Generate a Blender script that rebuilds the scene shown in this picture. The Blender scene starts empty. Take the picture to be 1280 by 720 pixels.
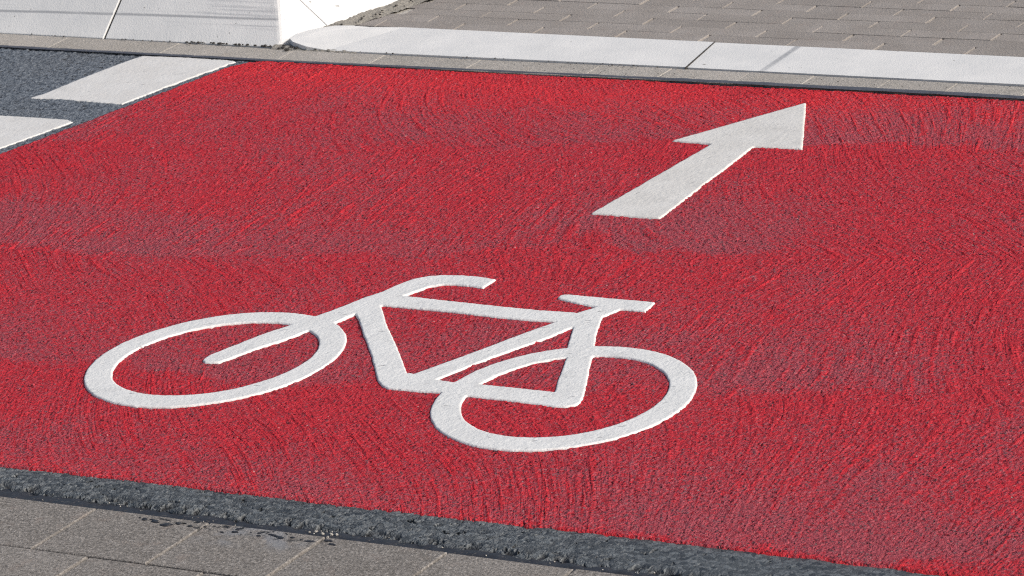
import bpy, math, random
import numpy as np
from mathutils import Matrix, Vector
random.seed(7); RNG=np.random.RandomState(11)
R=math.radians
sc=bpy.context.scene
COL=sc.collection

# ------------------------------------------------------------------ outlines on the ground, metres
WHEELS= [([-0.4696, -0.3214, 0.2524, 0.2435, -2.3219], [-0.4691, -0.3205, 0.1988, 0.1884, -2.3991]), ([0.3255, -0.3303, 0.2524, 0.241, -0.7998], [0.3255, -0.3254, 0.1966, 0.1882, -1.0253])]
BIKE={
  'fork_and_handlebar': [(-0.487,-0.339), (-0.491,-0.329), (-0.492,-0.311), (-0.477,-0.261), (-0.455,-0.189), (-0.426,-0.126), (-0.407,-0.079), (-0.392,-0.043), (-0.383,-0.016), (-0.370,0.031), (-0.352,0.074), (-0.344,0.116), (-0.332,0.148), (-0.309,0.170), (-0.281,0.183), (-0.241,0.191), (-0.201,0.191), (-0.157,0.185), (-0.156,0.137), (-0.184,0.139), (-0.223,0.141), (-0.249,0.136), (-0.268,0.121), (-0.280,0.094), (-0.293,0.062), (-0.309,0.005), (-0.333,-0.047), (-0.346,-0.102), (-0.373,-0.147), (-0.388,-0.199), (-0.413,-0.246), (-0.437,-0.314), (-0.447,-0.340), (-0.462,-0.346), (-0.476,-0.347)],
  'top_tube': [(-0.345,0.010), (-0.344,0.063), (-0.293,0.062), (-0.210,0.057), (-0.129,0.054), (-0.070,0.052), (0.020,0.050), (0.113,0.055), (0.148,0.043), (0.145,-0.008), (0.098,0.003), (0.035,-0.001), (-0.036,0.000), (-0.102,0.003), (-0.176,0.006), (-0.249,0.005), (-0.309,0.005)],
  'down_tube': [(-0.333,-0.047), (-0.351,0.009), (-0.334,0.043), (-0.309,0.005), (-0.230,-0.089), (-0.139,-0.186), (-0.072,-0.261), (-0.030,-0.309), (0.008,-0.333), (0.027,-0.372), (-0.031,-0.374), (-0.044,-0.368), (-0.056,-0.360), (-0.079,-0.338), (-0.157,-0.243), (-0.237,-0.154), (-0.304,-0.076)],
  'chain_stay': [(-0.031,-0.374), (-0.051,-0.339), (-0.038,-0.296), (0.036,-0.313), (0.078,-0.317), (0.134,-0.314), (0.198,-0.314), (0.297,-0.315), (0.324,-0.312), (0.360,-0.326), (0.372,-0.346), (0.371,-0.362), (0.354,-0.372), (0.334,-0.376), (0.303,-0.373), (0.269,-0.373), (0.242,-0.372), (0.195,-0.371), (0.142,-0.370), (0.108,-0.384), (0.081,-0.369), (0.027,-0.372)],
  'seat_tube': [(0.147,-0.014), (0.122,0.012), (0.119,0.066), (0.169,0.065), (0.175,0.047), (0.216,-0.042), (0.259,-0.121), (0.303,-0.206), (0.310,-0.217), (0.339,-0.276), (0.362,-0.321), (0.372,-0.346), (0.371,-0.362), (0.334,-0.376), (0.311,-0.343), (0.297,-0.315), (0.265,-0.251), (0.232,-0.178), (0.224,-0.159), (0.192,-0.104)],
  'seat_stay': [(-0.028,-0.310), (0.005,-0.226), (0.034,-0.158), (0.046,-0.126), (0.072,-0.058), (0.098,0.003), (0.104,0.029), (0.145,0.026), (0.147,-0.014), (0.132,-0.065), (0.110,-0.117), (0.082,-0.180), (0.078,-0.189), (0.055,-0.259), (0.036,-0.313), (0.028,-0.352), (-0.010,-0.353)],
  'saddle': [(0.125,0.013), (0.113,0.055), (0.127,0.076), (0.135,0.093), (0.092,0.099), (0.050,0.110), (0.034,0.115), (0.029,0.119), (0.027,0.130), (0.033,0.137), (0.042,0.139), (0.088,0.139), (0.159,0.139), (0.236,0.139), (0.243,0.091), (0.215,0.092), (0.187,0.092), (0.175,0.047), (0.183,0.009)],
}
ARROW=[(-0.177,0.571),(-0.155,1.019),(-0.256,1.025),(-0.089,1.313),(0.063,1.024),(-0.053,1.021),(-0.013,0.570)]
DASH_FAR=[(-2.056,1.054),(-2.042,1.097),(-2.032,1.183),(-2.019,1.260),(-2.003,1.332),(-1.984,1.397),(-1.834,1.401),(-1.71,1.399),(-1.694,1.390),(-1.726,1.285),(-1.752,1.174),(-1.777,1.052),(-1.856,1.054),(-1.96,1.060)]
DASH_NEAR=[(-2.088,.921),(-1.95,.925),(-1.834,.923),(-1.811,.911),(-1.83,.843),(-1.848,.771),(-1.869,.70),(-1.90,.575),(-2.18,.575),(-2.13,.76)]

# ------------------------------------------------------------------ noise in numpy (for real relief)
def _h(ix,iy,s):
    n=(ix.astype(np.int64)*374761393+iy.astype(np.int64)*668265263+s*974634777)&0xffffffff
    n=((n^(n>>13))*1274126177)&0xffffffff
    return ((n^(n>>16))&0xffff)/65535.0
def vnoise(x,y,s=0):
    ix,iy=np.floor(x),np.floor(y); fx,fy=x-ix,y-iy
    fx=fx*fx*(3-2*fx); fy=fy*fy*(3-2*fy)
    a,b,c,d=_h(ix,iy,s),_h(ix+1,iy,s),_h(ix,iy+1,s),_h(ix+1,iy+1,s)
    return (a*(1-fx)+b*fx)*(1-fy)+(c*(1-fx)+d*fx)*fy-.5
def fbm(x,y,s=0,o=3):
    r=0;a=1
    for k in range(o): r=r+a*vnoise(x*2**k+k*17.3,y*2**k-k*9.1,s+k); a*=.5
    return r

# ------------------------------------------------------------------ helpers
def tag(o,label=None,cat=None,group=None,kind=None):
    if label:o['label']=label
    if cat:o['category']=cat
    if group:o['group']=group
    if kind:o['kind']=kind
    return o
def mesh_obj(name,V,Fq,mat,smooth=True,tri=None):
    me=bpy.data.meshes.new(name)
    V=np.asarray(V,dtype=np.float32)
    if isinstance(Fq,np.ndarray):
        n=len(Fq); k=Fq.shape[1]
        me.vertices.add(len(V)); me.vertices.foreach_set('co',V.ravel())
        me.loops.add(n*k); me.loops.foreach_set('vertex_index',Fq.astype(np.int32).ravel())
        me.polygons.add(n); me.polygons.foreach_set('loop_start',np.arange(0,n*k,k,dtype=np.int32))
        me.polygons.foreach_set('loop_total',np.full(n,k,dtype=np.int32))
        me.update(calc_edges=True); me.validate()
    else:
        me.from_pydata([tuple(map(float,v)) for v in V],[],Fq); me.update()
    me.polygons.foreach_set('use_smooth',[smooth]*len(me.polygons))
    me.materials.append(mat)
    o=bpy.data.objects.new(name,me); COL.objects.link(o); return o
def grid(name,xs,ys,mat,zf,keep=None,xyf=None,skirt=None):
    X,Y=np.meshgrid(xs,ys); Z=zf(X,Y)
    if xyf is not None: X2,Y2=xyf(X,Y)
    else: X2,Y2=X,Y
    nx,ny=len(xs),len(ys); I=np.arange(nx*ny).reshape(ny,nx)
    Fq=np.stack([I[:-1,:-1],I[:-1,1:],I[1:,1:],I[1:,:-1]],-1).reshape(-1,4)
    V=np.stack([X2,Y2,Z],-1).reshape(-1,3)
    return mesh_obj(name,V,Fq,mat)
def axis(a,b,fine,lo=None,hi=None):
    """even fine spacing a..b, growing spacing out to lo and hi"""
    c=list(np.arange(a,b+fine*.5,fine)); 
    if hi is not None:
        s=fine; x=c[-1]
        while x<hi: s=min(s*1.4,2.5); x+=s; c.append(min(x,hi))
    if lo is not None:
        s=fine; x=c[0]; L=[]
        while x>lo: s=min(s*1.4,2.5); x-=s; L.append(max(x,lo))
        c=L[::-1]+c
    return np.array(c)
def sd_poly(P,X,Y):
    P=np.array(P); n=len(P); d=np.full(X.shape,1e9); ins=np.zeros(X.shape,bool)
    for i in range(n):
        a=P[i]; b=P[(i+1)%n]; e=b-a; L=(e**2).sum()
        if L<1e-12: continue
        t=np.clip(((X-a[0])*e[0]+(Y-a[1])*e[1])/L,0,1)
        d=np.minimum(d,(X-a[0]-t*e[0])**2+(Y-a[1]-t*e[1])**2)
        if abs(e[1])>1e-9:
            c=((a[1]>Y)!=(b[1]>Y))&(X<(b[0]-a[0])*(Y-a[1])/(b[1]-a[1])+a[0])
            ins^=c
    d=np.sqrt(d); return np.where(ins,-d,d)
def sd_ell(p,X,Y):
    cx,cy,a,b,th=p; x=(X-cx)*math.cos(th)+(Y-cy)*math.sin(th); y=-(X-cx)*math.sin(th)+(Y-cy)*math.cos(th)
    r=np.sqrt((x/a)**2+(y/b)**2); return (r-1)*(a+b)/2
def marking(name,sdf,bb,cell,top,base,mat,ragged=.0012,edge=.004,rough=.0003,seed=3):
    """thick road marking: real slab with a rounded, slightly ragged rim"""
    xs=np.arange(bb[0]-.01,bb[2]+.01,cell); ys=np.arange(bb[1]-.01,bb[3]+.01,cell)
    X,Y=np.meshgrid(xs,ys)
    def f(X,Y): return sdf(X,Y)+ragged*(1.6*fbm(X*70,Y*70,seed,2)+1.0*vnoise(X*250,Y*250,seed+5))+.0016*fbm(X*9,Y*9,seed+9,2)
    D=f(X,Y); ny,nx=D.shape
    inq=(D[:-1,:-1]<0)|(D[1:,:-1]<0)|(D[:-1,1:]<0)|(D[1:,1:]<0)
    e=cell*.3
    X2,Y2=X.copy(),Y.copy()
    for it in range(3):                                   # pull rim vertices onto the outline
        m=D>0
        g=f(X2,Y2); gx=(f(X2+e,Y2)-f(X2-e,Y2))/(2*e); gy=(f(X2,Y2+e)-f(X2,Y2-e))/(2*e)
        gl=np.maximum(gx**2+gy**2,.3); 
        mv=m&(D<cell*1.6)
        X2=np.where(mv,X2-g*gx/gl,X2); Y2=np.where(mv,Y2-g*gy/gl,Y2)
    depth=np.where(D>0,0,-D)
    pr=np.sqrt(np.clip(1-(1-np.clip(depth/edge,0,1))**2,0,1))
    Z=base+(top-base)*(.35+.65*pr)+rough*fbm(X*160,Y*160,seed+2,2)+.0008*fbm(X*5,Y*5,seed+4,2)
    used=np.zeros(D.shape,bool)
    used[:-1,:-1]|=inq;used[1:,:-1]|=inq;used[:-1,1:]|=inq;used[1:,1:]|=inq
    idx=-np.ones(D.shape,int); idx[used]=np.arange(used.sum())
    V=np.stack([X2[used],Y2[used],Z[used]],-1)
    jj,ii=np.nonzero(inq)
    Fq=np.stack([idx[jj,ii],idx[jj,ii+1],idx[jj+1,ii+1],idx[jj+1,ii]],-1)
    # skirt: boundary edges drop below the road
    from collections import Counter
    ed=np.concatenate([Fq[:,[0,1]],Fq[:,[1,2]],Fq[:,[2,3]],Fq[:,[3,0]]])
    key=np.sort(ed,1); k=key[:,0].astype(np.int64)*len(V)+key[:,1]
    u,inv,cnt=np.unique(k,return_inverse=True,return_counts=True)
    be=ed[cnt[inv]==1]; bv=np.unique(be); mp=-np.ones(len(V),int); mp[bv]=np.arange(len(bv))+len(V)
    VB=V[bv].copy(); VB[:,2]=base-.003; VT=V[bv].copy(); nb=len(bv)
    SF=np.stack([mp[be[:,1]]+nb,mp[be[:,0]]+nb,mp[be[:,0]],mp[be[:,1]]],-1)
    return mesh_obj(name,np.vstack([V,VB,VT]),np.vstack([Fq,SF]),mat)

# ------------------------------------------------------------------ node helper
class NT:
    def __init__(s,name):
        s.m=bpy.data.materials.new(name); s.m.use_nodes=True; s.t=s.m.node_tree; s.t.nodes.clear()
        s.out=s.t.nodes.new('ShaderNodeOutputMaterial'); s.b=s.t.nodes.new('ShaderNodeBsdfPrincipled')
        s.t.links.new(s.b.outputs[0],s.out.inputs[0])
        s.co=s.n('ShaderNodeTexCoord').outputs['Object']
        sp=s.n('ShaderNodeSeparateXYZ'); s.l(s.co,sp.inputs[0]); s.X,s.Y,s.Z=sp.outputs
    def n(s,t,**k):
        o=s.t.nodes.new(t)
        for a,b in k.items(): setattr(o,a,b)
        return o
    def l(s,a,b):
        if hasattr(a,'links') or hasattr(a,'is_linked'): s.t.links.new(a,b)
        else: b.default_value=a
    def ma(s,op,a,b=0.0,c=0.0,clamp=False):
        o=s.n('ShaderNodeMath',operation=op,use_clamp=clamp)
        for i,v in enumerate((a,b,c)): s.l(v,o.inputs[i])
        return o.outputs[0]
    def add(s,*a):
        r=a[0]
        for q in a[1:]: r=s.ma('ADD',r,q)
        return r
    def mul(s,a,b): return s.ma('MULTIPLY',a,b)
    def sub(s,a,b): return s.ma('SUBTRACT',a,b)
    def ss(s,x,lo,hi,a=0.0,b=1.0):
        o=s.n('ShaderNodeMapRange',interpolation_type='SMOOTHSTEP'); s.l(x,o.inputs[0])
        for i,v in enumerate((lo,hi,a,b)): s.l(v,o.inputs[i+1])
        return o.outputs[0]
    def xyz(s,x,y,z=0.0):
        o=s.n('ShaderNodeCombineXYZ'); s.l(x,o.inputs[0]);s.l(y,o.inputs[1]);s.l(z,o.inputs[2]); return o.outputs[0]
    def noise(s,sc,det=3.,ro=.5,co=None,dist=0.):
        o=s.n('ShaderNodeTexNoise'); s.l(co if co is not None else s.co,o.inputs['Vector'])
        o.inputs['Scale'].default_value=sc;o.inputs['Detail'].default_value=det;o.inputs['Roughness'].default_value=ro;o.inputs['Distortion'].default_value=dist
        return o.outputs['Fac']
    def vor(s,sc,feat='F1',co=None,rand=1.,out='Distance'):
        o=s.n('ShaderNodeTexVoronoi',feature=feat); s.l(co if co is not None else s.co,o.inputs['Vector'])
        o.inputs['Scale'].default_value=sc;o.inputs['Randomness'].default_value=rand
        s.last=o
        return o.outputs[out]
    def mix(s,f,a,b,mode='MIX'):
        o=s.n('ShaderNodeMix',data_type='RGBA',blend_type=mode)
        s.l(f,o.inputs[0]); 
        for v,i in ((a,6),(b,7)):
            s.l((*v,1) if isinstance(v,tuple) else v,o.inputs[i])
        return o.outputs[2]
    def fin(s,col,rough=.8,disp=None,bump=None,bd=.001,spec=.5,both=True):
        s.l((*col,1) if isinstance(col,tuple) else col,s.b.inputs['Base Color']); s.l(rough,s.b.inputs['Roughness'])
        s.b.inputs['Specular IOR Level'].default_value=spec
        if bump is not None:
            o=s.n('ShaderNodeBump'); o.inputs['Strength'].default_value=1; o.inputs['Distance'].default_value=bd
            s.l(bump,o.inputs['Height']); s.l(o.outputs[0],s.b.inputs['Normal'])
        if disp is not None:
            d=s.n('ShaderNodeDisplacement'); d.inputs['Midlevel'].default_value=0; d.inputs['Scale'].default_value=1
            s.l(disp,d.inputs['Height']); s.l(d.outputs[0],s.out.inputs['Displacement'])
            s.m.displacement_method='BOTH'
        return s.m

# ------------------------------------------------------------------ materials
def mat_red():
    s=NT('red_road_coating')
    wx=s.noise(1.1,2,.5); wy=s.noise(1.0,1,.4,co=s.xyz(s.add(s.X,11.3),s.Y,2.2)); wf=s.noise(7.0,2,.6)
    # sweeps of the roller: bands across the lane
    b=s.ma('DIVIDE',s.add(s.Y,s.mul(s.X,-.17),-.35,s.mul(s.sub(wx,.5),.40),s.mul(s.sub(wf,.5),.16)),.68)
    f=s.ma('FRACT',b); kb=s.ma('FLOOR',b)
    wear=s.mul(s.mul(s.ss(f,0.0,.07),s.ss(f,.95,.04)),s.ss(s.noise(1.6,2,.5,co=s.xyz(s.X,s.Y,6.)),.32,.62,.25,1.15))                     # strong just above a band edge, gone below it
    b0=s.ma('DIVIDE',s.add(s.Y,s.mul(s.X,-.17),-.35,s.mul(s.sub(wx,.5),.40)),.68); f0=s.ma('FRACT',b0); k0=s.ma('FLOOR',b0)
    fan=s.mul(s.sub(f0,.5),s.mul(s.ma('SINE',s.add(s.mul(k0,2.3),s.mul(s.X,2.2))),.40))
    u=s.add(s.X,s.mul(s.Y,.60),fan,s.mul(s.sub(wy,.5),.22))
    st1=s.noise(1,2,.55,co=s.xyz(s.mul(u,50),s.mul(s.Y,5.6))); st1=s.add(s.mul(s.ma('ABSOLUTE',s.sub(st1,.5)),-1.6),.62,s.mul(s.sub(st1,.5),.5))
    st3=s.noise(1,1,.5,co=s.xyz(s.mul(u,60),s.mul(s.Y,5),9.)); stroke=s.ss(st3,.62,.76)
    st2=s.noise(70,2,.6)
    gr=s.noise(120,3,.7)                                            # asphalt grain under the coat
    v=s.vor(125,'SMOOTH_F1' if False else 'F1'); stone=s.ss(v,.75,.12)
    fine=s.noise(420,1,.5)
    edge=s.add(s.ss(s.Y,.95,1.36,0,.60),s.ss(s.Y,-.80,-.86,0,.40)); edge=s.mul(edge,s.add(.5,s.ss(s.noise(5,2),.3,.6,0,.6)))
    big=s.noise(2.3,2,.6)
    sm=s.ss(s.noise(2.7,2,.5,co=s.xyz(s.X,s.Y,12.)),.30,.66,.35,1.15); st1=s.add(.5,s.mul(s.sub(st1,.5),sm)); stroke=s.mul(stroke,sm)
    expo=s.add(s.mul(s.sub(stone,.5),.55),s.mul(s.sub(st1,.5),1.5),s.mul(s.sub(st2,.5),.3),s.mul(s.sub(gr,.5),2.3),s.mul(wear,.52),s.mul(s.sub(big,.5),1.2),s.mul(edge,-.35),s.mul(stroke,-.40),-.06)
    e=s.ss(expo,-.25,.60)
    hue=s.noise(34,2,.7); red=s.mix(s.ss(hue,.35,.68),(.42,.020,.030),(.51,.027,.039)); red=s.mix(s.mul(stroke,.5),red,(.62,.020,.033))
    red=s.mix(s.mul(edge,.8),red,(.66,.030,.036))
    mauve=s.mix(s.ss(fine,.35,.65),(.20,.042,.062),(.355,.110,.132))
    c=s.mix(s.mul(e,.72),red,mauve)
    # stones worn bare: grey purple tops; shadow in the pits painted in as dark colour
    sp=s.vor(150,'F1',co=s.xyz(s.add(s.X,.3),s.Y),out='Color'); vlast=s.last; sx=s.n('ShaderNodeSeparateColor'); s.l(sp,sx.inputs[0])
    spd=s.last.outputs['Distance'] if False else vlast.outputs['Distance']
    blob=s.ss(spd,.48,.30)
    bare=s.mul(s.mul(s.ss(s.add(sx.outputs[0],s.mul(e,.35)),.93,1.02),blob),s.ss(edge,.9,.2))
    c=s.mix(s.mul(bare,.8),c,(.135,.075,.085)); c=s.mix(s.mul(s.ss(gr,.44,.33),.85),c,(.055,.009,.016))
    pit=s.mul(s.mul(s.ss(s.sub(sx.outputs[1],s.mul(edge,.1)),.70,.85),s.ss(spd,.46,.25)),s.ss(s.noise(28,2),.25,.55))
    c=s.mix(s.mul(pit,.72),c,(.055,.014,.018))
    glint=s.mul(s.ss(sx.outputs[2],.988,.992),s.ss(spd,.30,.15)); c=s.mix(s.mul(glint,.6),c,(.50,.32,.31))
    # a few faint dirty marks
    dirt=s.ss(s.noise(3.1,4,.7,co=s.xyz(s.mul(s.X,.8),s.mul(s.Y,2.2),7.)),.66,.76); c=s.mix(s.mul(dirt,.30),c,(.16,.05,.06))
    h=s.add(s.mul(stone,.0012),s.mul(s.sub(gr,.5),.0068),s.mul(s.sub(st1,.5),-.0056),s.mul(s.sub(st2,.5),.0008),s.mul(stroke,-.0006),s.mul(pit,-.0020),s.mul(bare,.0003),s.mul(s.sub(big,.5),.002))
    return s.fin(c,s.ss(e,0,1,.58,.78),disp=h,bump=fine,bd=.0009,spec=.22)
def mat_asphalt():
    s=NT('blue_grey_asphalt')
    g=s.noise(95,3,.6); v=s.vor(110); vc=s.n('ShaderNodeSeparateColor'); s.l(s.vor(110,out='Color'),vc.inputs[0])
    stone=s.ss(v,.6,.1); big=s.noise(3,3)
    c=s.mix(s.ss(g,.35,.68),(.060,.074,.094),(.155,.178,.208))
    c=s.mix(s.mul(vc.outputs[0],.35),c,(.20,.22,.25)); c=s.mix(s.ss(s.add(s.sub(g,.5),s.mul(s.sub(vc.outputs[1],.5),.25)),-.10,-.22),c,(.026,.028,.032))
    c=s.mix(s.ss(big,.4,.7,0,.25),c,(.12,.12,.12))
    h=s.add(s.mul(stone,.0012),s.mul(s.sub(g,.5),.009),s.mul(s.sub(vc.outputs[2],.5),.0012))
    return s.fin(c,.72,disp=h,bump=s.noise(380,2),bd=.0008)
def mat_cut_asphalt():
    s=NT('asphalt_with_flat_chippings')
    dco=s.xyz(s.add(s.X,s.mul(s.sub(s.noise(60,3),.5),.018)),s.mul(s.add(s.Y,s.mul(s.sub(s.noise(60,2,co=s.xyz(s.Y,s.X,3.)),.5),.012)),1.3))
    v=s.vor(78,'DISTANCE_TO_EDGE',co=dco); vc=s.n('ShaderNodeSeparateColor'); s.l(s.vor(78,co=dco,out='Color'),vc.inputs[0])
    g=s.noise(130,3,.6); top=s.ss(v,.02,.16)
    smoothx=s.ss(s.X,.55,1.0)                                          # flatter, tighter towards the right
    c=s.mix(s.ss(vc.outputs[0],.1,.9),(.058,.066,.073),(.122,.136,.146))
    c=s.mix(s.ss(vc.outputs[1],.80,.86,0,.75),c,(.020,.027,.036))
    c=s.mix(s.mul(s.ss(vc.outputs[2],.82,.9,0,.8),s.sub(1.0,smoothx)),c,(.15,.16,.165))
    c=s.mix(s.mul(s.sub(1.0,top),.35),c,(.035,.040,.046))
    c=s.mix(s.ss(g,.53,.68,0,.65),c,(.17,.178,.183)); c=s.mix(s.ss(g,.44,.34,0,.6),c,(.03,.032,.035))
    lowhole=s.mul(s.ss(s.Y,-.925,-.947),s.ss(s.noise(42,2,.6,co=s.xyz(s.X,s.mul(s.Y,.6))),.52,.58))
    pit=s.ma('MAXIMUM',lowhole,s.mul(s.ss(s.noise(48,2,.6),.64,.71),s.sub(1.0,s.mul(smoothx,.8))))
    c=s.mix(s.mul(pit,.9),c,(.012,.012,.013))
    amp=s.ss(smoothx,0,1,1,.35)
    h=s.add(s.mul(s.mul(s.add(s.mul(vc.outputs[2],.7),s.mul(top,.35)),.0018),amp),s.mul(s.mul(s.sub(g,.5),.0060),amp),s.mul(pit,-.009))
    return s.fin(c,.62,disp=h,bump=s.add(s.noise(300,2),s.mul(s.noise(90,2),1.)),bd=.0012,spec=.6)
def mat_tar(nm='bitumen_joint_sealant',k=1.0):
    s=NT(nm)
    g=s.noise(60,3,.6,co=s.xyz(s.mul(s.X,.35),s.Y))
    c=s.mix(g,tuple(k*q for q in (.016,.017,.021)),tuple(k*q for q in (.040,.042,.050))); c=s.mix(s.ss(s.noise(170,2),.60,.72,0,.7),c,(.13,.12,.105))
    return s.fin(c,.5,bump=s.add(g,s.mul(s.noise(160,2),.5)),bd=.003)
def mat_paver(name,a,b,scale=1.0,tar=False,warm=(.30,.22,.17)):
    s=NT(name)
    at=s.n('ShaderNodeAttribute',attribute_name='tone'); tone=at.outputs['Fac']
    g=s.noise(210,3,.7); m=s.noise(9,4,.6); g2=s.noise(480,1)
    c=s.mix(s.ss(m,.3,.7),a,b)
    c=s.mix(s.ss(tone,0,1,0,.35),c,tuple(x*.72 for x in a)); 
    c=s.mix(s.ss(g,.51,.66,0,.75*scale),c,tuple(min(1,x*1.65) for x in b)); c=s.mix(s.ss(g,.48,.34,0,.85*scale),c,tuple(x*.42 for x in a))
    c=s.mix(s.ss(s.noise(26,3),.56,.75,0,.35),c,warm)
    c=s.mix(s.ss(g2,.70,.78,0,.4*scale),c,(.55,.52,.48)); c=s.mix(s.ss(s.noise(330,1,co=s.xyz(s.Y,s.X,4.)),.28,.24,0,.8*scale),c,(.05,.045,.04))
    if tar:   # sealant smeared onto the first row of pavers, bluish haze of cement beside it
        yn=s.ss(s.Y,-1.035,-.995); reg=s.mul(s.ss(s.X,-.14,-.06),s.ss(s.X,.28,.20))
        n=s.noise(1,3,.6,co=s.xyz(s.mul(s.X,38),s.mul(s.Y,60)))
        haze=s.mul(s.mul(s.ss(s.X,.0,.05),s.ss(s.X,.27,.2)),s.mul(s.ss(s.Y,-1.075,-1.03),s.ss(s.noise(16,3),.42,.60)))
        c=s.mix(s.mul(haze,.55),c,(.24,.255,.28)) 
        c=s.mix(s.mul(s.mul(reg,yn),s.ss(n,.56,.62)),c,(.016,.019,.024))
    return s.fin(c,.85,bump=s.add(g,s.mul(g2,.7)),bd=.0016,spec=.3)
def mat_kerb():
    s=NT('white_cast_concrete')
    m=s.noise(7,4,.6); g=s.noise(260,2,.6); at=s.noise(2,2)
    c=s.mix(s.ss(m,.3,.75),(.735,.728,.712),(.645,.645,.637)); c=s.mix(s.ss(g,.60,.75,0,.25),c,(.55,.55,.55))
    c=s.mix(s.ss(s.noise(70,1),.24,.20,0,.8),c,(.16,.15,.14))
    # faint stains
    c=s.mix(s.ss(s.noise(18,3,.6,co=s.xyz(s.mul(s.X,.5),s.Y,s.Z)),.60,.75,0,.25),c,(.52,.53,.55))
    # tyre smear across the flat stone
    sx=s.add(s.X,.318,s.mul(s.sub(s.Y,1.6),.05)); fade=s.mul(s.ss(s.Y,1.49,1.62,.55,1),s.ss(s.Z,.03,.01))
    sm=s.mul(s.mul(s.ss(sx,-.011,-.003),s.ss(sx,.013,.003)),fade)
    c=s.mix(s.mul(s.mul(sm,.72),s.ss(s.noise(120,2),.2,.6,.6,1)),c,(.24,.25,.27))
    # scuff lines of tyres along the sloping front of the high stones (front faces only)
    front=s.mul(s.ss(s.X,-1.66,-1.70),s.ss(s.Z,.008,.02))
    ge=s.n('ShaderNodeNewGeometry'); sn=s.n('ShaderNodeSeparateXYZ'); s.l(ge.outputs['Normal'],sn.inputs[0])
    front=s.mul(front,s.ss(sn.outputs[1],-.45,-.60))
    zz=s.add(s.Z,s.mul(s.sub(s.noise(2.5,2),.5),.006))
    z1=s.add(zz,s.mul(s.X,-.0105),-.0425-.0263); line=s.mul(s.ss(z1,-.0035,-.001),s.ss(z1,.0035,.001)); line=s.mul(line,s.ss(s.noise(14,3,.7,co=s.xyz(s.mul(s.X,.25),s.mul(s.Y,3),s.Z)),.3,.55,.35,1))
    streaks=s.noise(1,4,.65,co=s.xyz(s.mul(s.X,2.2),s.mul(s.Y,20),s.mul(zz,230)))
    corner=s.ss(s.X,-2.15,-1.74,0,1)
    sc_=s.mul(s.mul(s.ss(zz,.022,.04),s.ss(streaks,s.ss(corner,0,1,.56,.44),.72)),s.ss(corner,0,1,.40,.8))
    c=s.mix(s.mul(s.mul(line,.62),front),c,(.20,.21,.23)); c=s.mix(s.mul(s.mul(sc_,.85),front),c,(.30,.31,.33))
    return s.fin(c,.7,bump=s.add(g,s.mul(m,2)),bd=.0009,spec=.3)
def mat_white(name,a,b,grit,bump=.0012,rot=0):
    s=NT(name)
    g=s.noise(230,2,.6); m=s.noise(12,4,.6); e=s.noise(95,3,.6)
    c=s.mix(s.ss(m,.3,.7),a,b); c=s.mix(s.ss(g,.50,.74,0,.30*grit),c,tuple(x*.5 for x in b)); 
    c=s.mix(s.ss(s.noise(330,1),.29,.24,0,.7*grit),c,(.20,.19,.18)); 
    # short dark nicks
    ca,sa=math.cos(rot),math.sin(rot)
    u=s.add(s.mul(s.X,ca),s.mul(s.Y,sa)); v=s.add(s.mul(s.X,-sa),s.mul(s.Y,ca))
    nk=s.noise(1,1,.5,co=s.xyz(s.mul(u,26),s.mul(v,150),9.)); c=s.mix(s.ss(nk,.735,.765,0,.75),c,(.16,.16,.17))
    c=s.mix(s.ss(s.noise(20,3,.6,co=s.xyz(s.X,s.Y,3.)),.56,.72,0,.30),c,tuple(x*.68 for x in b))
    return s.fin(c,.62,bump=s.add(s.mul(e,1.6),g,s.mul(s.ss(nk,.7,.76),-.8)),bd=bump,spec=.35)
def mat_sand(name,a,b):
    s=NT(name); g=s.noise(200,3,.7); c=s.mix(s.ss(g,.3,.7),a,b); c=s.mix(s.ss(s.noise(40,3),.6,.7,0,.5),c,tuple(x*.45 for x in a))
    return s.fin(c,.9,bump=s.add(g,s.noise(60,2)),bd=.003,spec=.2)
M=dict(red=mat_red(),asph=mat_asphalt(),cut=mat_cut_asphalt(),tar=mat_tar(),tar2=mat_tar('weathered_blue_grey_sealant',3.0),kerb=mat_kerb(),
  near=mat_paver('near_concrete_paver',(.200,.182,.165),(.245,.226,.208),1.0,True,(.26,.21,.18)),
  far=mat_paver('far_concrete_paver',(.285,.257,.234),(.335,.306,.283),.35,False,(.33,.27,.24)),
  gut=mat_paver('gutter_concrete',(.36,.335,.30),(.42,.39,.355),.5,False,(.40,.34,.28)),
  bike=mat_white('white_thermoplastic',(.76,.760,.745),(.69,.692,.680),.75,.0009,.6),
  arrow=mat_white('warm_white_thermoplastic',(.70,.685,.655),(.63,.615,.585),1.1,.0007,1.2),
  dash=mat_white('worn_white_road_paint',(.70,.69,.67),(.64,.625,.60),.5,.0007,.2),
  joint2=mat_sand('grey_joint_sand',(.25,.23,.205),(.40,.37,.33)),joint=mat_sand('pale_joint_sand',(.40,.37,.33),(.56,.53,.48)),dark=mat_sand('dark_joint_dirt',(.09,.08,.07),(.16,.145,.13)),
  mortar=mat_sand('grey_mortar',(.22,.205,.18),(.33,.31,.275)),debris=mat_sand('dark_crumbs',(.035,.033,.03),(.08,.075,.07)),
  soil=mat_sand('plain_ground',(.22,.21,.19),(.30,.28,.26)))

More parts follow.
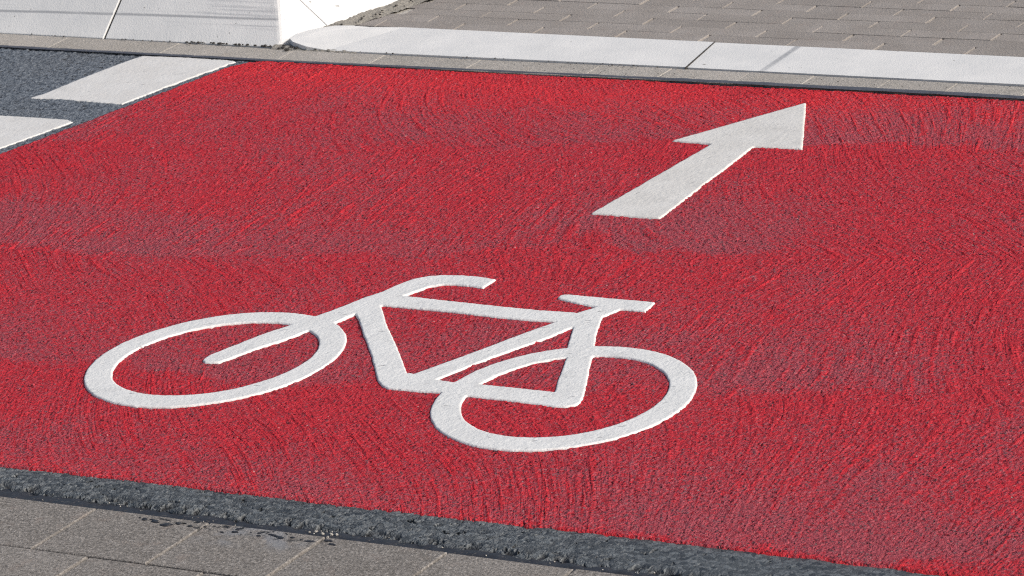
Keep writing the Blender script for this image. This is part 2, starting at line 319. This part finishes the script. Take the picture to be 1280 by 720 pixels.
# ------------------------------------------------------------------ ground, road
def flat(name,x0,y0,x1,y1,z,mat,kind='structure'):
    o=mesh_obj(name,[(x0,y0,z),(x1,y0,z),(x1,y1,z),(x0,y1,z)],[(0,1,2,3)],mat); return tag(o,kind=kind)
flat('ground',-300,-300,300,300,-.14,M['soil'])
nearE=lambda x: -.868+.0*x+.030*np.exp(-((np.asarray(x)-1.3)/.9)**2)-.015*np.exp(-((np.asarray(x)+.9)/.5)**2)
farE=lambda x: 1.4045+.0075*np.clip((np.asarray(x)+1.6)/1.6,-1,1.5)
leftE=lambda y: -1.689-.012*(1.368-y)/.1-.01*0
def left_edge(y): # measured slant of the coat's left edge
    return np.interp(y,[-1.0,.67,.896,1.083,1.252,1.345,1.385,1.42],[-2.16,-1.836,-1.783,-1.741,-1.706,-1.688,-1.655,-1.59])
def zroad(X,Y): return .0012*fbm(X*3,Y*3,21,2)
o=grid('road',axis(-3.05,-1.55,.0052,-40,40),axis(.30,1.421,.0052,-.858,None),M['asph'],lambda X,Y:zroad(X,Y)-.0042-.007*((X>left_edge(Y)+.06)&(Y>-.8)&(Y<1.39))); tag(o,kind='structure')
# red coat: sheet whose left side follows the slanted edge
NX=axis(0,3.45,.0048,None,14); NY=np.linspace(0,1,480)
def red_xy(U,T):
    Y=nearE(U-1.8)*(1-T)+farE(U-1.8)*T
    X=left_edge(Y)+U
    Y=nearE(X)*(1-T)+farE(X)*T
    rag=.003*fbm(X*35,X*0+Y,5,3)
    Y=Y+rag*np.where((T<.01)|(T>.99),1,0)
    X=X+np.where(U<.002,.003*fbm(Y*40,Y*0,8,3),0)
    return X,Y
def red_z(U,T):
    X,Y=red_xy(U,T); z=.0002+.0015*fbm(X*3,Y*3,21,2)+.0009*fbm(X*11,Y*11,2,2)
    rim=(T<.001)|(T>.999)|(U<.0001)
    return np.where(rim,-.009,z)
o=grid('cycle_path',NX,NY,M['red'],red_z,xyf=red_xy); tag(o,kind='structure')
# rough asphalt edge strip, dropping a little to its ragged near side
def cutxy(X,T):
    yt=nearE(X)+.006; yb=-.956+.012*fbm(X*14,X*0,31,3)+.006*vnoise(X*60,X*0,4)+.010*np.clip((X-.2)/1.2,0,1)
    return X, yt*(T)+yb*(1-T)
o=grid('asphalt_edge_strip',axis(-1.1,1.75,.0028,-30,30),np.linspace(0,1,46),M['cut'],
  lambda X,T:-.0035+np.where(T<.001,-.02,0)-.006*np.clip(1-T/.16,0,1)**2+.002*fbm(X*16,T*2,3,2),xyf=cutxy); tag(o,kind='structure')
# near joint sealant
o=grid('tar_joint',axis(-1.1,1.75,.004,-30,30),np.linspace(0,1,14),M['tar'],
  lambda X,T:-.011+.005*np.sin(T*math.pi)+.004*fbm(X*25,T*1.5,13,3)+.003*vnoise(X*120,T*4,4),
  xyf=lambda X,T:(X,(-.940)*T+(1-T)*(-1.001+.014*np.clip((X+.3)/1.2,0,1)+.004*fbm(X*20,X*0,9,3)))); tag(o,kind='structure')
# far joint sealant between coat/asphalt and gutter
o=grid('tar_joint',axis(-3,1.7,.004,-30,30),np.linspace(0,1,6),M['tar2'],
  lambda X,T:+.0005+.0018*np.sin(T*math.pi)+.001*fbm(X*30,T,13,2)+.004*np.clip((X+1.5)/.8,0,1),
  xyf=lambda X,T:(X,(farE(X)-.002+.004*0)*(1-T)+T*(np.interp(X,[-2.4,-1.2,-.8,-.4,0],[1.4145,1.4175,1.419,1.4275,1.4315])-.0005+.0012*fbm(X*25,X*0,19,2)))); tag(o,kind='structure')

# ------------------------------------------------------------------ pavers
def pavers(name,cells,mat,ch=.004,zt=0.0,dz=.0012,depth=.06):
    V=[];Fc=[];tone=[]
    for (poly) in cells:      # poly counter-clockwise
        n=len(poly); P=np.array(poly,float); c=P.mean(0); z=zt+random.uniform(-dz,dz); t=random.random(); tx=random.uniform(-.004,.004); ty=random.uniform(-.004,.004)
        N=[]
        for i in range(n):
            a=P[i-1];b=P[i];d=P[(i+1)%n]
            e1=(b-a)/np.linalg.norm(b-a); e2=(d-b)/np.linalg.norm(d-b); n1=np.array([-e1[1],e1[0]]); n2=np.array([-e2[1],e2[0]])
            m=(n1+n2); m=m/max(.3,(m@n1)); N.append(m)
        N=np.array(N); k=len(V)
        zz=lambda Q:z+tx*(Q[:,0]-c[0])+ty*(Q[:,1]-c[1])
        for ins,dzv in ((0,-depth),(0,-ch),(ch*.35,-ch*.35),(ch,0)):
            Q=P+N*ins; h=zz(Q)+dzv
            V+= [(q[0],q[1],hh) for q,hh in zip(Q,h)]; tone+=[t]*n
        for r in range(3):
            for i in range(n):
                j=(i+1)%n; Fc.append((k+r*n+i,k+r*n+j,k+(r+1)*n+j,k+(r+1)*n+i))
        Fc.append(tuple(k+3*n+i for i in range(n)))
    o=mesh_obj(name,V,Fc,mat,smooth=False)
    at=o.data.attributes.new('tone','FLOAT','POINT'); at.data.foreach_set('value',tone)
    return tag(o,kind='structure')
def j(a): return random.uniform(-a,a)
# near footway: rows of large blocks
cells=[]; ytops=[-.984,-1.1665,-1.349,-1.531,-1.713,-1.895,-2.08,-2.26,-2.44]
for r in range(len(ytops)-1):
    yt,yb=ytops[r],ytops[r+1]+.0018
    off=(.013 if r%2==0 else -.108)
    for k in range(-12,13):
        xa=off+k*.2465+.0027; xb=off+(k+1)*.2465-.0027
        sl=lambda x:.013*np.clip((x+.3)/1.2,-.3,1.2) 
        xa+=j(.0012);xb+=j(.0012)
        e0=.010 if r==0 else 0
        cells.append([(xa,yb+sl(xa)+j(.0008)),(xb,yb+sl(xb)+j(.0008)),(xb,yt-.001-e0*0+sl(xb)),(xa,yt-.001+sl(xa))])
pavers('pavement',cells,M['near'],.0020,-.003,.0006)
flat('joint_sand',-4,-3.0,4,-.99,-.0105,M['joint2'])
o=flat('pavement_beyond',-300,-300,300,-2.6,-.03,M['soil'])
# far footway: narrow blocks, each row shifted by about half
cells=[]; y=1.699
left=lambda y:-1.585+.31*(y-1.60)
r=0
while y<3.4:
    h=.0525-.0016*min(r,6)*.5 ; off=.100-.1085*r
    for k in range(-9,9):
        xa=off+k*.2285+.0028+j(.0012); xb=off+(k+1)*.2285-.0028+j(.0015)
        l0,l1=left(y),left(y+h)
        if xb<l1+.03: continue
        xa0,xa1=max(xa,l0),max(xa,l1)
        yb,yt=y+.0005+j(.0004),y+h-.0005+j(.0004)
        cells.append([(xa0,yb),(xb,yb),(xb,yt),(xa1,yt)])
    y+=h; r+=1
pavers('sidewalk',cells,M['far'],.0009,.0,.0007)
flat('joint_sand',-1.62,1.696,40,3.6,-.0045,M['joint'])
flat('sidewalk_beyond',-1.3,3.42,300,300,-.003,M['soil'])
# gutter of single blocks
gx=[-9,-7.3,-5.6,-3.9,-3.1,-2.63,-2.30,-1.95,-1.594,-1.33,-1.058,-.73,-.543,-.340,-.175,.014,.179,.36,.55,.74,.93,1.2,1.6,2.2,3,4,6,9]
cells=[]
for a,b in zip(gx[:-1],gx[1:]):
    fy=lambda x:float(np.interp(x,[-2.4,-1.2,-.8,-.4,0],[1.4145,1.4175,1.419,1.4275,1.4315]))
    hy=lambda x:1.4965+.0105*min(max((x+1.5)/1.0,0),1) if x>-1.62 else 1.5045
    cells.append([(a+.0008,fy(a)),(b-.0008,fy(b)),(b-.0008,hy(b)),(a+.0008,hy(a))])
pavers('gutter',cells,M['gut'],.0012,-.0015,.0006)
flat('gutter_bed',-9,1.42,9,1.70,-.006,M['dark'])

# ------------------------------------------------------------------ kerbstones
def loft(name,levels,mat,rounding=None,sub=6):
    """levels: list of (polygon, z) bottom to top, ccw; capped"""
    V=[];Fc=[];n=len(levels[0][0])
    for P,z in levels:
        for i,p in enumerate(P): V.append((p[0],p[1],z[i] if isinstance(z,(list,tuple)) else z))
    for r in range(len(levels)-1):
        for i in range(n):
            k=(i+1)%n; Fc.append((r*n+i,r*n+k,(r+1)*n+k,(r+1)*n+i))
    Fc.append(tuple((len(levels)-1)*n+i for i in range(n))); Fc.append(tuple(range(n-1,-1,-1)))
    o=mesh_obj(name,V,Fc,mat,smooth=False)
    m=o.modifiers.new('edge','BEVEL'); m.width=.0015; m.segments=2; m.limit_method='ANGLE'; m.angle_limit=R(25); m.harden_normals=False
    return o
yf=lambda z:1.508+(1.17*max(0,z) if z<.095 else 1.17*.095+(z-.095)*2.2)
def xsd(y,z): 
    zz=max(0,z-.010)
    return -1.655+.30*(y-1.508)-(1.13*zz if z<.095 else 1.13*.085+(z-.095)*2.2)
ZL=[-.12,0.0,.012,.05,.095,.112,.118]
INY=1.90
def front_stone(xa,xb,label):
    L=[([(xa,yf(z)),(xb,yf(z)),(xb,INY),(xa,INY)],z) for z in ZL]
    return tag(loft('kerbstone',L,M['kerb']),label,'kerbstone','high sloping white kerbstones round the raised corner')
front_stone(-3.192,-2.1955,'long white sloping kerbstone with a dark tyre scuff line, left of the dark slanting joint')
for i in range(4): front_stone(-4.192-i*1.0,-3.198-i*1.0,'white sloping kerbstone further along the front of the raised kerb') if i<0 else None
# corner stone: front face, rounded ridge, short side face
def corner(z):
    y=yf(z); x=xsd(y,z); q=.010+.1*max(z,0)*.3
    return [(x-q,y),(x-q*.35,y+q*.12),(x+.30*q*.3-q*.02,y+q*.45),(x+.30*q,y+q)]
YS=1.655
L=[]
for z in ZL:
    c=corner(z); L.append(([(-2.187,yf(z))]+c+[(xsd(YS,z),YS),(-1.99,YS),(-1.99,INY),(-2.186,INY)],z))
tag(loft('kerbstone',L,M['kerb']),'scuffed white corner kerbstone, streaked grey front and bright clean side face meeting in a ridge','kerbstone','high sloping white kerbstones round the raised corner')
def side_stone(ya,yb,label):
    L=[([(xsd(ya,z),ya),(xsd(yb,z),yb),(-1.985,yb),(-1.985,ya)],z) for z in ZL]
    return tag(loft('kerbstone',L,M['kerb']),label,'kerbstone','high sloping white kerbstones round the raised corner')
o=loft('joint_filler',[([(-2.1965,yf(z)+.0065),(-2.1862,yf(z)+.0065),(-2.1862,1.8),(-2.1965,1.8)],z-.0005) for z in ZL],M['debris'])
tag(o,kind='structure'); o.modifiers.clear()
o=loft('joint_filler',[([(-.5080,1.503),(-.5060,1.503),(-.5410,1.6965),(-.5430,1.6965)],z) for z in (-.08,.0030)],M['debris']); o.modifiers.clear(); tag(o,kind='structure')
side_stone(YS+.0022,2.55,'bright white side kerbstone running back behind the thin joint, beside the brown sidewalk blocks')
# paved top of the raised corner, out of the frame
o=loft('raised_platform',[([(-9,INY+.003),(-1.99,INY+.003),(-1.99,6.),(-9,6.)],z) for z in (-.1,.114)],M['far']); tag(o,kind='structure')
# flat white kerb: tapered end stone that rises a little towards its tip, then a long plain stone
def flat_stone(P,zt,label,extra=None):
    o=loft('kerbstone',[(P,-.12),(P,zt)],M['kerb']); o.modifiers.clear(); return tag(o,label,'kerbstone','flush white kerbstones along the gutter')
ylo=lambda x:np.interp(x,[-1.5,-1.28,-.84,-.5,-.2,.34],[1.4985,1.4985,1.5035,1.511,1.514,1.514])
yhi=1.6955
# end stone built from facets
tip=[(-1.500,ylo(-1.5),.002),(-1.560,1.4955,.010),(-1.608,1.508,.016),(-1.630,1.527,.018),(-1.634,1.556,.018),(-1.622,1.590,.018),(-1.600,1.617,.018),(-1.572,1.640,.017),(-1.535,1.655,.014),(-1.490,1.668,.008),(-1.412,yhi,.002)]
body=[(-.5085,ylo(-.5),.002),(-.5435,yhi,.002)]
V=[];Fc=[]
ring=tip+[body[1],body[0]]; n=len(ring)
# ring runs clockwise seen from above -> reverse for ccw
ring=ring[::-1]
for zoff in (None,0):
    for (x,y_,z) in ring: V.append((x,y_,-.12 if zoff is None else z))
for i in range(n):
    k=(i+1)%n; Fc.append((i,k,n+k,n+i))
i0=n+ring.index(tip[0]); i1=n+ring.index(tip[-1]); ib0=n+ring.index(body[0]); ib1=n+ring.index(body[1])
Fc.append((i0,ib0,ib1,i1)); fac=[n+ring.index(t) for t in tip]; V.append((-1.595,1.575,.0172)); cc=len(V)-1
fan=[n+ring.index(t) for t in tip]
for a,b in zip(fan[:-1],fan[1:]): Fc.append((cc,b,a))
Fc.append((cc,i0,i1))
o=mesh_obj('kerbstone',V,Fc,M['kerb'],smooth=False)
import bmesh
bm=bmesh.new(); bm.from_mesh(o.data); bmesh.ops.recalc_face_normals(bm,faces=bm.faces); bm.to_mesh(o.data); bm.free()
m=o.modifiers.new('edge','BEVEL'); m.width=.0005; m.segments=2; m.limit_method='ANGLE'; m.angle_limit=R(40)
tag(o,'flush white kerbstone with the tapered, slightly raised tip next to the high corner kerb','kerbstone','flush white kerbstones along the gutter')
flat_stone([(-.5058,float(ylo(-.5))),(.60,1.514),(.60,yhi),(-.5408,yhi)],.001,'long flush white kerbstone with a grey tyre smear, right of the open joint')
# ------------------------------------------------------------------ mortar beside the high side kerb
def mort_xy(T,Yv):
    xl=-1.668+.30*(Yv-1.508); xr=np.interp(Yv,[1.50,1.53,1.58,1.62,1.66,1.70,1.9,3.4],[-1.60,-1.628,-1.622,-1.588,-1.55,-1.553,-1.488,-1.02])
    return xl*(1-T)+xr*T+0*T, Yv
def mort_z(T,Yv):
    X,Y=mort_xy(T,Yv)
    base=np.interp(Yv,[1.505,1.53,1.56,1.60,3],[-.012,-.008,.004,.011,.012])
    return base-.010*T**1.5+.0035*fbm(X*45,Y*45,3,3)+.003*vnoise(X*160,Y*160,6)
o=grid('mortar_fill',np.linspace(0,1,22),np.linspace(1.506,3.4,560),M['mortar'],mort_z,xyf=mort_xy); tag(o,kind='structure')
# sand wedge lying on the gutter in front of the tapered tip
def wed_xy(U,T):
    X=-1.665+U*.25; return X,(1.4935)*(1-T)+T*(1.506+.012*np.clip((-1.56-X)/.05,0,1))
o=grid('sand_wedge',np.linspace(0,1,90),np.linspace(0,1,14),M['mortar'],lambda U,T:-.001+.006*np.sin(np.clip(T,0,1)*math.pi*.7)*(1-U)**.5+.0025*fbm(U*30,T*3,3,3),xyf=wed_xy); tag(o,kind='stuff')
tag(o,'grey sand washed against the tapered kerb tip','sand')
# crumbs of dirt lying along the edges
def crumbs(name,pts,mat,label,cat):
    V=[];Fc=[]
    for (x,y_,z,r) in pts:
        k=len(V); a0=random.random()*6
        for lv,(rr,zz) in enumerate(((1.0,-.3),(.85,.45),(.35,.85))):
            for i in range(6):
                a=a0+i*math.pi/3; q=r*rr*random.uniform(.75,1.2); V.append((x+q*math.cos(a)*1.3,y_+q*math.sin(a)*.9,z+zz*r*random.uniform(.8,1.1)))
        for lv in range(2):
            for i in range(6):
                jn=(i+1)%6; Fc.append((k+lv*6+i,k+lv*6+jn,k+lv*6+6+jn,k+lv*6+6+i))
        Fc.append(tuple(k+12+i for i in range(6)))
    o=mesh_obj(name,V,Fc,mat,smooth=False); return tag(o,label,cat,kind='stuff')
pts=[]
for i in range(46): pts.append((random.uniform(-1.95,-1.66),1.505-abs(random.gauss(0,.003)),.003,random.uniform(.0012,.004)))
for i in range(70): pts.append((random.uniform(-3,-.5),1.497+random.uniform(-.004,.004),.003,random.uniform(.0008,.0022)))
for i in range(26): pts.append((random.gauss(-1.635,.02),1.515+random.gauss(0,.012),.001,random.uniform(.002,.006)))
for i in range(60):
    y_=random.uniform(1.56,2.1); pts.append((-1.628+.3*(y_-1.508)+random.uniform(-.004,.03),y_,.010,random.uniform(.0008,.003)))
for i in range(60): pts.append((random.uniform(-1.3,.5),1.432+random.uniform(0,.07),.002,random.uniform(.0007,.0014)))
crumbs('dirt_crumbs',pts,M['debris'],'dark dirt crumbs scattered along the foot of the white kerb','dirt')
pts=[]
for i in range(26):
    x=random.uniform(-.75,1.2); pts.append((x,-.962-.004+random.gauss(0,.010)+.010*min(max((x+.3)/1.2,0),1),-.006,random.uniform(.0007,.0019)))
for i in range(12): pts.append((.235+random.gauss(0,.018),-.965+random.gauss(0,.006),-.004,random.uniform(.001,.0028)))
crumbs('pale_grit',pts,M['joint'],'pale grit lying in the dark sealed joint below the asphalt edge','grit')
# tar blobs squeezed onto the first paver row
pts=[]
def blob_sdf(cs):
    def f(X,Y):
        d=np.full(X.shape,1.)
        for (x,y_,a,b) in cs: d=np.minimum(d,(np.sqrt(((X-x)/a)**2+((Y-y_)/b)**2)-1)*min(a,b))
        return d
    return f
cs=[(random.uniform(-.13,.30),-1.004+random.gauss(0,.006)-.0,random.uniform(.002,.008),random.uniform(.0012,.0026)) for i in range(30)]
o=marking('tar_splashes',blob_sdf(cs),(-.16,-1.03,.33,-.985),.0022,-.0005,-.003,M['tar'],.0015,.002,.0006); tag(o,'dark tar splashes beside the sealed joint on the first row of grey pavers','tar',kind='stuff')

# ------------------------------------------------------------------ painted markings
def bike_sdf(X,Y):
    d=np.full(X.shape,1.)
    for o_,i_ in WHEELS: d=np.minimum(d,np.maximum(sd_ell(o_,X,Y),-sd_ell(i_,X,Y)))
    for k,P in BIKE.items(): d=np.minimum(d,sd_poly(P,X,Y))
    return d
o=marking('bicycle_symbol',bike_sdf,(-.74,-.60,.60,.21),.0021,.0042,-.001,M['bike'],.0007,.0022,.0005)
tag(o,'thick white bicycle symbol on the red cycle path','road marking')
o=marking('arrow_marking',lambda X,Y:sd_poly(ARROW,X,Y),(-.27,.56,.08,1.33),.0025,.0044,-.001,M['arrow'],.0008,.0018,.0004,seed=14)
tag(o,'white straight-ahead arrow on the red cycle path pointing to the flush kerb','road marking')
o=marking('road_dash',lambda X,Y:sd_poly(DASH_FAR,X,Y),(-2.08,1.03,-1.68,1.42),.0030,-.0012,-.004,M['dash'],.0018,.0015,.0003,seed=24)
tag(o,'off-white dash with faint red scratches, the one nearer the high kerb','road marking','off-white dashes beside the red surface')
o=marking('road_dash',lambda X,Y:sd_poly(DASH_NEAR,X,Y),(-2.2,.56,-1.78,.95),.0030,-.0012,-.004,M['dash'],.0014,.0015,.0003,seed=34)
tag(o,'off-white dash cut off by the left edge of the photo, farther from the kerb','road marking','off-white dashes beside the red surface')

# ------------------------------------------------------------------ camera
PITCH,ROLL,PHI,FPX=R(18.97),R(-8.04),R(35.6),5150.0
c,s_=math.cos(PITCH),math.sin(PITCH)
r0,f0,u0=Vector((1,0,0)),Vector((0,c,-s_)),Vector((0,s_,c))
rt=r0*math.cos(ROLL)+u0*math.sin(ROLL); up=-r0*math.sin(ROLL)+u0*math.cos(ROLL)
Rz=Matrix.Rotation(PHI,3,'Z'); rt,up,fw=Rz@rt,Rz@up,Rz@f0
mw=Matrix((( rt.x,up.x,-fw.x,4.30224),(rt.y,up.y,-fw.y,-5.99470),(rt.z,up.z,-fw.z,2.6),(0,0,0,1)))
cam=bpy.data.cameras.new('camera'); co=bpy.data.objects.new('camera',cam); COL.objects.link(co); co.matrix_world=mw
cam.sensor_fit='HORIZONTAL'; cam.sensor_width=36; cam.lens=36*FPX/1280; cam.clip_start=.1; cam.clip_end=2000
cam.dof.use_dof=True; cam.dof.focus_distance=7.7; cam.dof.aperture_fstop=22
sc.camera=co

# ------------------------------------------------------------------ light
AZ,EL=R(0.5),R(34)
sd=Vector((math.cos(AZ)*math.cos(EL),math.sin(AZ)*math.cos(EL),math.sin(EL)))
sun=bpy.data.lights.new('sun','SUN'); sun.energy=3.55; sun.angle=R(.55); sun.color=(1,.955,.895)
so=bpy.data.objects.new('sun',sun); COL.objects.link(so); so.rotation_euler=sd.to_track_quat('Z','Y').to_euler()
wd=bpy.data.worlds.new('World'); sc.world=wd; wd.use_nodes=True; nt=wd.node_tree; nt.nodes.clear()
sk=nt.nodes.new('ShaderNodeTexSky'); sk.sky_type='NISHITA'; sk.sun_disc=False; sk.dust_density=3.0; sk.ozone_density=.6; sk.sun_elevation=EL; sk.sun_rotation=math.pi/2-AZ
bg=nt.nodes.new('ShaderNodeBackground'); bg.inputs[1].default_value=.11; wo=nt.nodes.new('ShaderNodeOutputWorld')
nt.links.new(sk.outputs[0],bg.inputs[0]); nt.links.new(bg.outputs[0],wo.inputs[0])
sc.view_settings.view_transform='Standard'; sc.view_settings.look='None'; sc.view_settings.gamma=1; sc.view_settings.exposure=0
sc.render.engine='CYCLES'

sc.cycles.pixel_filter_type='BLACKMAN_HARRIS'; sc.cycles.filter_width=1.1

sc.cycles.max_bounces=3; sc.cycles.diffuse_bounces=2; sc.cycles.glossy_bounces=2

sc.cycles.use_denoising=False

sc.cycles.sample_clamp_direct=2.5; sc.cycles.sample_clamp_indirect=2
